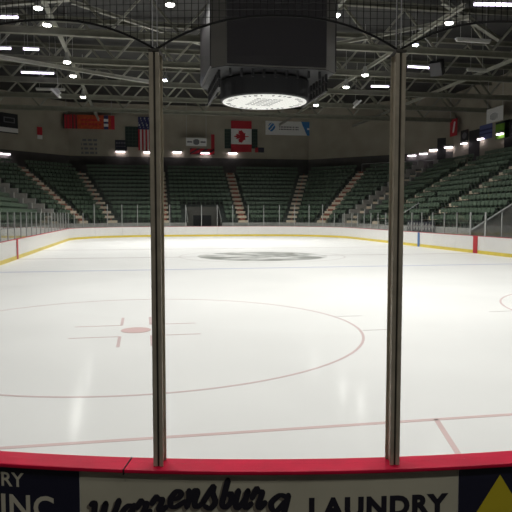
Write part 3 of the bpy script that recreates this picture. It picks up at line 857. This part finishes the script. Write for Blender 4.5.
m4 = Matrix.Translation(p) @ Matrix.Rotation(-YAW - .6, 4, 'Z') @ Matrix.Rotation(.5, 4, 'X')
MB().box((-.45, -.35, -.5), (.45, .35, .5), m4).build('cabinet', M['black'], sp, bevel=.03)
MB().box((-.40, -.37, -.45), (.40, -.351, .45), m4).build('grille', M['screen'], sp)
MB().tube([m4 @ Vector((0, 0, .48)), (p.x, p.y, ZC)], .025).build('hanger', M['lamp_shade'], sp)

# ================================================================== SCOREBOARD
SX, SY = CX + .12, YC
sb = thing('scoreboard', (SX, SY, 8.44), 'large dark hanging scoreboard box with white disc drum beneath, above center ice', 'scoreboard')
hw, ch = 3.2, .66; zb_, zt_ = 9.62, 13.2
octo = lambda w, c: [(SX - w + c, SY - w), (SX + w - c, SY - w), (SX + w, SY - w + c), (SX + w, SY + w - c), (SX + w - c, SY + w), (SX - w + c, SY + w), (SX - w, SY + w - c), (SX - w, SY - w + c)]
MB().prism(octo(hw, ch), zb_, zt_).build('cabinet', M['side_grey'], sb)
for k in range(4):
    R4 = Matrix.Translation((SX, SY, 0)) @ Matrix.Rotation(k * PI/2, 4, 'Z')
    MB().box((-hw + ch + .02, -hw - .07, zb_ + .05), (hw - ch - .02, -hw - .005, zt_ - .1), R4).build('screen', M['screen'], sb)
MB().prism(octo(hw - .02, ch), zb_ - .04, zb_ - .002).build('underside', M['black'], sb)
mb = MB()                                        # open frame under the box
for k in range(4):
    R4 = Matrix.Translation((SX, SY, 0)) @ Matrix.Rotation(k * PI/2, 4, 'Z')
    for i in range(9):
        x = -hw + .9 + i * (2*hw - 1.8)/8
        mb.box((x - .06, -hw + .35, zb_ - (.42 if k % 2 == 0 else .9)), (x + .06, -hw + .47, zb_ - .05), R4)
    if k % 2:
        for dz in (.45, .9): mb.box((-hw + .7, -hw + .36, zb_ - dz - .05), (hw - .7, -hw + .46, zb_ - dz + .05), R4)
mb.build('lower_frame', M['black'], sb)
for sx in (-1, 1):
    for sy in (-1, 1): MB().tube([(SX + sx*2, SY + sy*2, zt_), (SX + sx*2, SY + sy*2, ZC)], .05).build('hanger', M['steel'], sb)
RD_, rz0, rz1 = 2.42, 8.47, 9.5
MB().lathe([(RD_ - .1, rz1), (RD_, rz1 - .05), (RD_, rz0 + .05), (RD_ - .05, rz0)], (SX, SY, 0), 56).build('drum', M['black'], sb)
dk = MB().lathe([(RD_ - .12, rz0 - .005), (RD_ - .12, rz0 - .03)], (SX, SY, 0), 56).build('underside_disc', M['disc'], sb)
mb = MB()
for i in range(40):                              # illegible lettering round the rim
    a = 2*PI*i/40 + .05
    if i % 10 in (4, 9): continue
    m4 = Matrix.Translation((SX + 2.0*math.cos(a), SY + 2.0*math.sin(a), rz0 - .034)) @ Matrix.Rotation(a, 4, 'Z')
    mb.box((-.11, -.06 if i % 3 else -.1, -.002), (.11, .02 + .05 * (i % 2), .002), m4)
mb.build('rim_lettering', M['grey_ink'], dk)
mb = MB()
for i in range(6):
    y = -1.0 + i * .36
    m4 = Matrix.Translation((SX + .1 - .06 * i, SY + y, rz0 - .034)) @ Matrix.Rotation(.15, 4, 'Z')
    for j in range(5): mb.box((-.75 + j * .31, -.06, -.002), (-.52 + j * .31 + .04 * (j % 2), .05, .002), m4)
mb.build('center_lettering', M['grey_ink'], dk)
for sx in (-1, 1):
    for sy in (-1, 1): MB().tube([(SX + sx*1.5, SY + sy*1.5, rz1 - .03), (SX + sx*1.5, SY + sy*1.5, zb_)], .05).build('drum_hanger', M['black'], sb)

# ================================================================== THINGS ON THE WALLS
YWF = P_fl.y - .06
def far_rect(x0, y0, x1, y1, y=None):
    y = y or YWF
    p, q = on_y(x0, y0, y), on_y(x1, y0, y); b = on_y((x0 + x1)/2, y1, y)
    return Vector((p.x, y, (p.z + q.z)/2)), q.x - p.x, (p.z + q.z)/2 - b.z
def far_cloth(name, box, fn, mats, label, cat, nu=40, nv=24, wave=0, y=None, group='flags and banners on the walls'):
    O, W, H = far_rect(*box, y); return cloth(name, O, (1, 0, 0), W, H, nu, nv, fn, mats, label, cat, group, wave)
def us(u, v):
    if v < .38: 
        if u < .56: return 1 if ((int(u * 30) + int(v * 30) * 2) % 5 == 0 and int(v * 30) % 2) else 2
    return 0 if int(u * 13) % 2 == 0 else 1
far_cloth('national_flag', (138, 117, 161, 150.5), us, [M['red_cloth'], M['white_cloth'], M['navy_cloth']], 'flag with navy canton and red stripes hanging behind left post', 'flag', 39, 40, .08, y=YWF - .35)
LEAF = [(0,1),(.18,.62),(.40,.74),(.32,.22),(.58,.46),(.64,.32),(.95,.36),(.85,.10),(.98,.0),(.50,-.36),(.56,-.54),(.06,-.46),(.06,-.95)]
LEAF = LEAF + [(-x, y) for x, y in reversed(LEAF[1:])]
def inside(x, y):
    c = False; n = len(LEAF)
    for i in range(n):
        (xa, ya), (xb, yb) = LEAF[i], LEAF[i-1]
        if (ya > y) != (yb > y) and x < (xb - xa) * (y - ya) / (yb - ya) + xa: c = not c
    return c
def ca(u, v):
    if v < .25 or v > .75: return 0
    return 0 if inside((v - .5) / .21, -(u - .5) / .38) else 1
far_cloth('national_flag', (231, 121, 251.5, 152), ca, [M['red_cloth'], M['white_cloth']], 'red and white flag with a maple leaf hanging below the white disc', 'flag', 48, 64, .06, y=YWF - .35)
def bl(u, v):
    e = .70 + .12 * v
    if u > e: return 1 if not (.82 < u < .93 and .45 < v < .6) else 0
    if math.hypot((u - .12) / .07, (v - .45) / .32) < 1: return 1 if (u * 40 + v * 9) % 3 > .9 else 0
    if .27 < u < .66 and (.38 < v < .46 or .56 < v < .64): return 2 if int(u * 70) % 4 else 0
    return 0
far_cloth('banner', (265.5, 121.5, 316, 135.3), bl, [M['white_cloth'], M['sky_cloth'], M['grey_ink']], 'wide white banner with a blue emblem and blue right end', 'banner', 90, 24)
def ob(u, v):
    if u > .93: return 1
    if .79 < u < .88: return 2 if abs(v - .35) > .12 and abs(v - .72) > .1 else 3
    if u < .28: return 1 if int(u * 50) % 3 else 4
    if .34 < u < .75 and (.3 < v < .4 or .62 < v < .7) and int(u * 60) % 4: return 1
    return 0
obn = far_cloth('banner', (63, 115, 114.5, 129), ob, [M['orange_cloth'], M['red_cloth'], M['navy_cloth'], M['white_cloth'], M['dark_green']], 'wide orange red banner hanging above the left stand', 'banner', 80, 20, y=YWF - 1.3)
def hang(o):
    vs = [o.location + v.co for v in o.data.vertices]; top = max(v.z for v in vs)
    a = min(vs, key=lambda v: (v.x - v.z * 9)); b = max(vs, key=lambda v: (v.x + v.z * 9))
    for p, q in ((a, b), (b, a)):
        c = p + (q - p) * .06; MB().tube([(c.x, c.y, top - .02), (c.x, c.y, ZC)], .02).build('cable', M['rod'], o)
hang(obn)
grid = lambda nx, ny: (lambda u, v: 1 if (u * nx) % 1 < .12 or (v * ny) % 1 < .12 else 0)
M['dark_green2'] = mat('grid_green', (.04, .065, .055), .7)
for box, lab in (((125, 126.5, 139, 147), 'dark green gridded board left of the striped flag'), ((224.5, 129, 233, 148.5), 'dark green gridded board showing left of the maple leaf flag'), ((249.5, 129, 257.5, 148.5), 'dark green gridded board showing right of the maple leaf flag')):
    far_cloth('honor_board', box, grid(4, 6), [M['dark_green'], M['dark_green2']], lab, 'board', 24, 30, group='dark green boards on the far wall')
def sgn(u, v): return 1 if math.hypot((u - .5) / .16, (v - .5) / .36) < 1 or (.05 < u < .3 and abs(v - .5) < .08) or (.7 < u < .95 and abs(v - .5) < .08) else 0
O, W, H = far_rect(186, 138, 206.5, 146, YWF - 2.5)
hs = cloth('hanging_sign', O, (1, 0, 0), W, H, 40, 20, sgn, [M['white_cloth'], M['grey_ink']], 'small white sign with a dark oval hanging on two cables', 'sign', 'flags and banners on the walls')
for x in (O.x + .05, O.x + W - .05):
    MB().tube([(x, O.y, O.z - .02), (x, O.y, ZC)], .02).build('cable', M['rod'], hs)
def bars(u, v): return 1 if (.2 < v < .4 or .55 < v < .65) and int(u * 14) % 3 and .1 < u < .9 else 0
far_cloth('wall_plaque', (115, 140, 127, 150.5), bars, [M['navy'], M['grey_ink']], 'dark plaque on the far wall left of the gridded board', 'plaque', 24, 16, group='plaques and small signs on the far wall')
far_cloth('wall_plaque', (190, 148.5, 214.5, 154.5), lambda u, v: 1 if int(u * 9 + v * 4) % 3 == 0 else 0, [M['red_cloth'], M['navy']], 'small red and dark sign below the hanging white sign', 'plaque', 24, 10, group='plaques and small signs on the far wall')
far_cloth('wall_plaque', (211, 134.5, 214.5, 151), lambda u, v: 0, [M['red_cloth']], 'narrow upright red sign left of the maple leaf flag', 'plaque', 4, 8, group='plaques and small signs on the far wall')
far_cloth('wall_plaque', (255, 147.5, 264, 152.5), lambda u, v: 1 if u < .3 else 0, [M['navy'], M['red_cloth']], 'small dark and red sign right of the maple leaf flag', 'plaque', 12, 6, group='plaques and small signs on the far wall')
for box, lab in (((81, 139, 97, 156), 'faint grey lettering on the far wall, below the orange banner'), ((55, 138, 66, 148), 'faint grey lettering on the wall left of the other lettering')):
    far_cloth('wall_lettering', box, lambda u, v: 1 if int(v * 8) % 2 == 0 and int(u * 12 + int(v * 8) * 1.7) % 4 else 0, [M['wall'], M['grey_ink']], lab, 'lettering', 36, 24, group='faint lettering on the far wall')
# left corner wall
nfl = (P_fl - P_l); nfl = Vector((nfl.y, -nfl.x, 0)).normalized()
LIFT = .06
def cl_rect(P, n, x0, y0, x1, y1):
    P = P + n * LIFT * (1 if n.dot(-P) > 0 else -1)
    a, b = on_plane(x0, y0, P, n), on_plane(x1, y0, P, n); c = on_plane((x0 + x1)/2, y1, P, n); a.z = b.z = (a.z + b.z)/2
    return a, (b - a).normalized(), (b - a).length, a.z - c.z
def wall_cloth(P, n, name, box, fn, mats, label, cat, nu=24, nv=24, group='flags and banners on the walls'):
    a, r, W, H = cl_rect(P, n, *box); return cloth(name, a, r, W, H, nu, nv, fn, mats, label, cat, group)
def blk(u, v):
    if .72 < v < .95: return 1
    if .3 < u < .85 and (.2 < v < .26 or .42 < v < .48 or (v > .2 and v < .48 and (u < .36 or u > .8))): return 2
    return 0
wall_cloth(P_fl, nfl, 'sign_board', (-3, 113, 17.5, 133), blk, [M['black'], M['white_cloth'], M['grey_ink']], 'black sign board with a pale strip at the left edge', 'sign', 40, 40)
wall_cloth(P_fl, nfl, 'banner', (37, 127, 42, 139), lambda u, v: 0 if v < .7 else 1, [M['red_cloth'], M['white_cloth']], 'narrow red pennant on the wall above the left corner stand', 'banner', 6, 12)
# right walls
nfr = (P_r - P_fr); nfr = Vector((-nfr.y, nfr.x, 0)).normalized(); nr = Vector((-1, 0, 0))
ON_R = lambda px: on_plane(px, 140, P_r, nr).y < P_r.y
def right_cloth(name, box, fn, mats, label, cat, nu=24, nv=24, group='flags and banners on the walls'):
    side = ON_R((box[0] + box[2])/2)
    return wall_cloth(P_r if side else P_fr, nr if side else nfr, name, box, fn, mats, label, cat, nu, nv, group)
LIFT = .7
rbn = right_cloth('banner', (450.5, 119, 457.5, 136), lambda u, v: 1 if abs(u - .55 + .3*(v - .5)) < .12 and .15 < v < .8 else 0, [M['red_cloth'], M['white_cloth']], 'red banner with a pale mark on the right wall', 'banner')
LIFT = .06
hang(rbn)
right_cloth('banner', (461, 130, 468.5, 141), lambda u, v: 1 if (u - .5)**2 + (v - .5)**2 < .08 else 0, [M['black'], M['grey_ink']], 'small black banner right of the red banner', 'banner')
right_cloth('banner', (480, 124.5, 492.5, 139), lambda u, v: 1 if .3 < v < .42 or .6 < v < .68 else 0, [M['periwinkle'], M['navy_cloth']], 'slate blue banner on the right wall', 'banner')
right_cloth('banner', (496, 121, 510, 138), lambda u, v: 1 if v < .12 else 0, [M['green_cloth'], M['dark_green']], 'bright green banner at the right edge of the view', 'banner')
pw = on_plane(487, 110, P_r - Vector((1.2, 0, 0)), nr); pe = on_plane(503.5, 107, P_r - Vector((1.2, 0, 0)), nr)
pb = on_plane(487, 124, P_r - Vector((1.2, 0, 0)), nr)
ws = cloth('hanging_sign', pw, (0, -1, 0), pw.y - pe.y, pw.z - pb.z, 30, 20, lambda u, v: 1 if (u - .45)**2 + (v - .6)**2 < .06 and int(u * 30) % 2 else 0, [M['white_cloth'], M['grey_ink']], 'white sign hanging above the green banner at the right', 'sign', 'flags and banners on the walls')
for t in (.05, .95):
    q = pw + (Vector((pw.x, pe.y, pw.z)) - pw) * t; MB().tube([(q.x, q.y, q.z - .02), (q.x, q.y, ZC)], .02).build('cable', M['rod'], ws)
# doorways along the right concourse: flat dark doors in the wall
dn = 0
for px0, py0, px1, py1 in ((437.5, 138, 446, 157), (469.5, 130, 480, 149.5), (505, 119, 520, 140)):
    side = ON_R((px0 + px1)/2)
    a, r, W, H = cl_rect(P_r if side else P_fr, nr if side else nfr, px0, py0, px1, py1); dn += 1
    o = cloth('door_%d' % dn, a, r, W, max(.5, a.z - ZTOP), 2, 2, lambda u, v: 0, [M['black']], ['dark doorway left of the red banner on the right', 'dark doorway left of the slate blue banner', 'dark doorway at the right edge of the view'][dn-1], 'door'); o['kind'] = 'structure'
# darker lower band along the concourse walls
def band(k, p, q, n):
    p, q = Vector((p.x, p.y, 0)), Vector((q.x, q.y, 0)); n = n * .03
    c = [p, q, q + n, p + n]
    a = (c[1] - c[0]).cross(c[3] - c[0]).z
    if a < 0: c.reverse()
    struct(MB().prism([(v.x, v.y) for v in c], ZTOP, 9.6), 'trim_%d' % k, mat('dark_wall_band_%d' % k, (.10, .095, .09), .8, var=.15, scale=.8), 'dark painted lower band of the concourse wall', 'wall band')
band(1, P_fl, P_fr, Vector((0, -1, 0))); band(2, P_fr, P_r, nfr * (1 if nfr.dot(P_fr) < 0 else -1)); band(3, P_l, P_fl, nfl * (1 if nfl.dot(P_fl) < 0 else -1))
# wall lights
def wall_light(P, n, px, py, label, w=.95):
    n = Vector(n).normalized()
    p = on_plane(px, py, P, n); n2 = n if n.dot(-p) > 0 else -n; t = Vector((-n2.y, n2.x, 0))
    r = thing('wall_light', p, label, 'wall light', 'lights along the concourse wall')
    m4 = Matrix(((t.x, n2.x, 0, p.x), (t.y, n2.y, 0, p.y), (0, 0, 1, p.z), (0, 0, 0, 1)))
    MB().box((-w/2, .0, -.02), (w/2, .34, .16), m4).build('housing', M['lamp_shade'], r)
    MB().box((-w/2 + .03, .05, -.12), (w/2 - .03, .36, -.021), m4).build('lens', M['wall_lens'], r)
WF = Vector((0, P_fl.y - .001, 0)); NF = Vector((0, -1, 0))
for px, py, lab in ((120.5, 151.5, 'lit wall light below the dark plaque, left of left post'), (148, 152, 'lit wall light beside left post, below the striped flag'), (177, 152, 'lit wall light right of the left post'),
                    (205, 153, 'lit wall light below the small red sign'), (232.5, 153, 'lit wall light below the maple leaf flag')):
    wall_light(WF, NF, px, py, lab, 1.15 if px < 240 else .8)
for i, (px, py) in enumerate(((412.5, 155.3), (424, 153.5), (434, 149.7), (449, 147), (465.5, 143), (482.5, 138.5), (502, 133.5))):
    side = ON_R(px); wall_light((P_r if side else P_fr) + (Vector((-.001, 0, 0)) if side else nfr * -.001 * (1 if nfr.dot(P_fr) > 0 else -1)), nr if side else nfr, px, py, 'lit wall light on the right concourse, %s from the left' % nth(i + 1), .95)
wall_light(P_fl + nfl * -.001 * (1 if nfl.dot(P_fl) > 0 else -1), nfl, 3.5, 153.5, 'lit wall light at the left edge of the view', 1.3)
# railing along the top of the right corner stand
ra, rb = fp(fr, -.5, 11.6, 0), fp(fr, L45/2 + T*11.5, 11.6, 0)
rl = thing('concourse_railing', ((ra.x + rb.x)/2, (ra.y + rb.y)/2, ZTOP), 'pale horizontal railing behind the top row, right of right corner aisle', 'railing')
MB().tube([(ra.x, ra.y, ZTOP + 1.0), (rb.x, rb.y, ZTOP + 1.0)], .05).build('rail', M['alu'], rl)
for i in range(6):
    q = ra + (rb - ra) * i / 5; MB().box((q.x - .03, q.y - .03, ZTOP), (q.x + .03, q.y + .03, ZTOP + .96)).build('baluster', M['alu'], rl)

# ================================================================== LIGHT
def spot(p, e, ang=112, blend=.6, rad=.3, col=(1, .985, .945)):
    l = bpy.data.lights.new('roof_lamp_light', 'SPOT'); l.energy = e; l.spot_size = math.radians(ang); l.spot_blend = blend; l.shadow_soft_size = rad; l.color = col
    o = bpy.data.objects.new('roof_lamp_light', l); COL.objects.link(o); o.location = p
    return o
E0 = 1580
for y in (9, 17, 25, 33.4, 42, 50, 57.5):
    for dx in (-8.5, -2.9, 2.9, 8.5):
        if y == 33.4 and abs(dx) < 4: continue
        spot((CX + dx, y, 13.2), E0)
for x in (-2.0, 4.0): spot((x, -1.8, 10.0), 600, 120, .8, .25)
for q in LP: spot(q - Vector((0, 0, .16)), 620, 165, .5, .25)
w = bpy.data.worlds.new('World'); C.world = w; w.use_nodes = True
w.node_tree.nodes['Background'].inputs[0].default_value = (.02, .02, .022, 1)

# ================================================================== CAMERA AND VIEW
cd = bpy.data.cameras.new('camera'); cam = bpy.data.objects.new('camera', cd); COL.objects.link(cam)
cam.location = (0, 0, CAM_H); cam.rotation_euler = (PI/2 - PITCH, 0, -YAW)
cd.sensor_width = 36; cd.lens = F / 512 * 36; cd.clip_end = 300; cd.clip_start = .05
C.camera = cam
C.view_settings.view_transform = 'Standard'; C.view_settings.look = 'None'; C.view_settings.gamma = 1
C.view_settings.exposure = 0.0
C.cycles.transparent_max_bounces = 16
C.cycles.max_bounces = 6
bpy.context.view_layer.update()
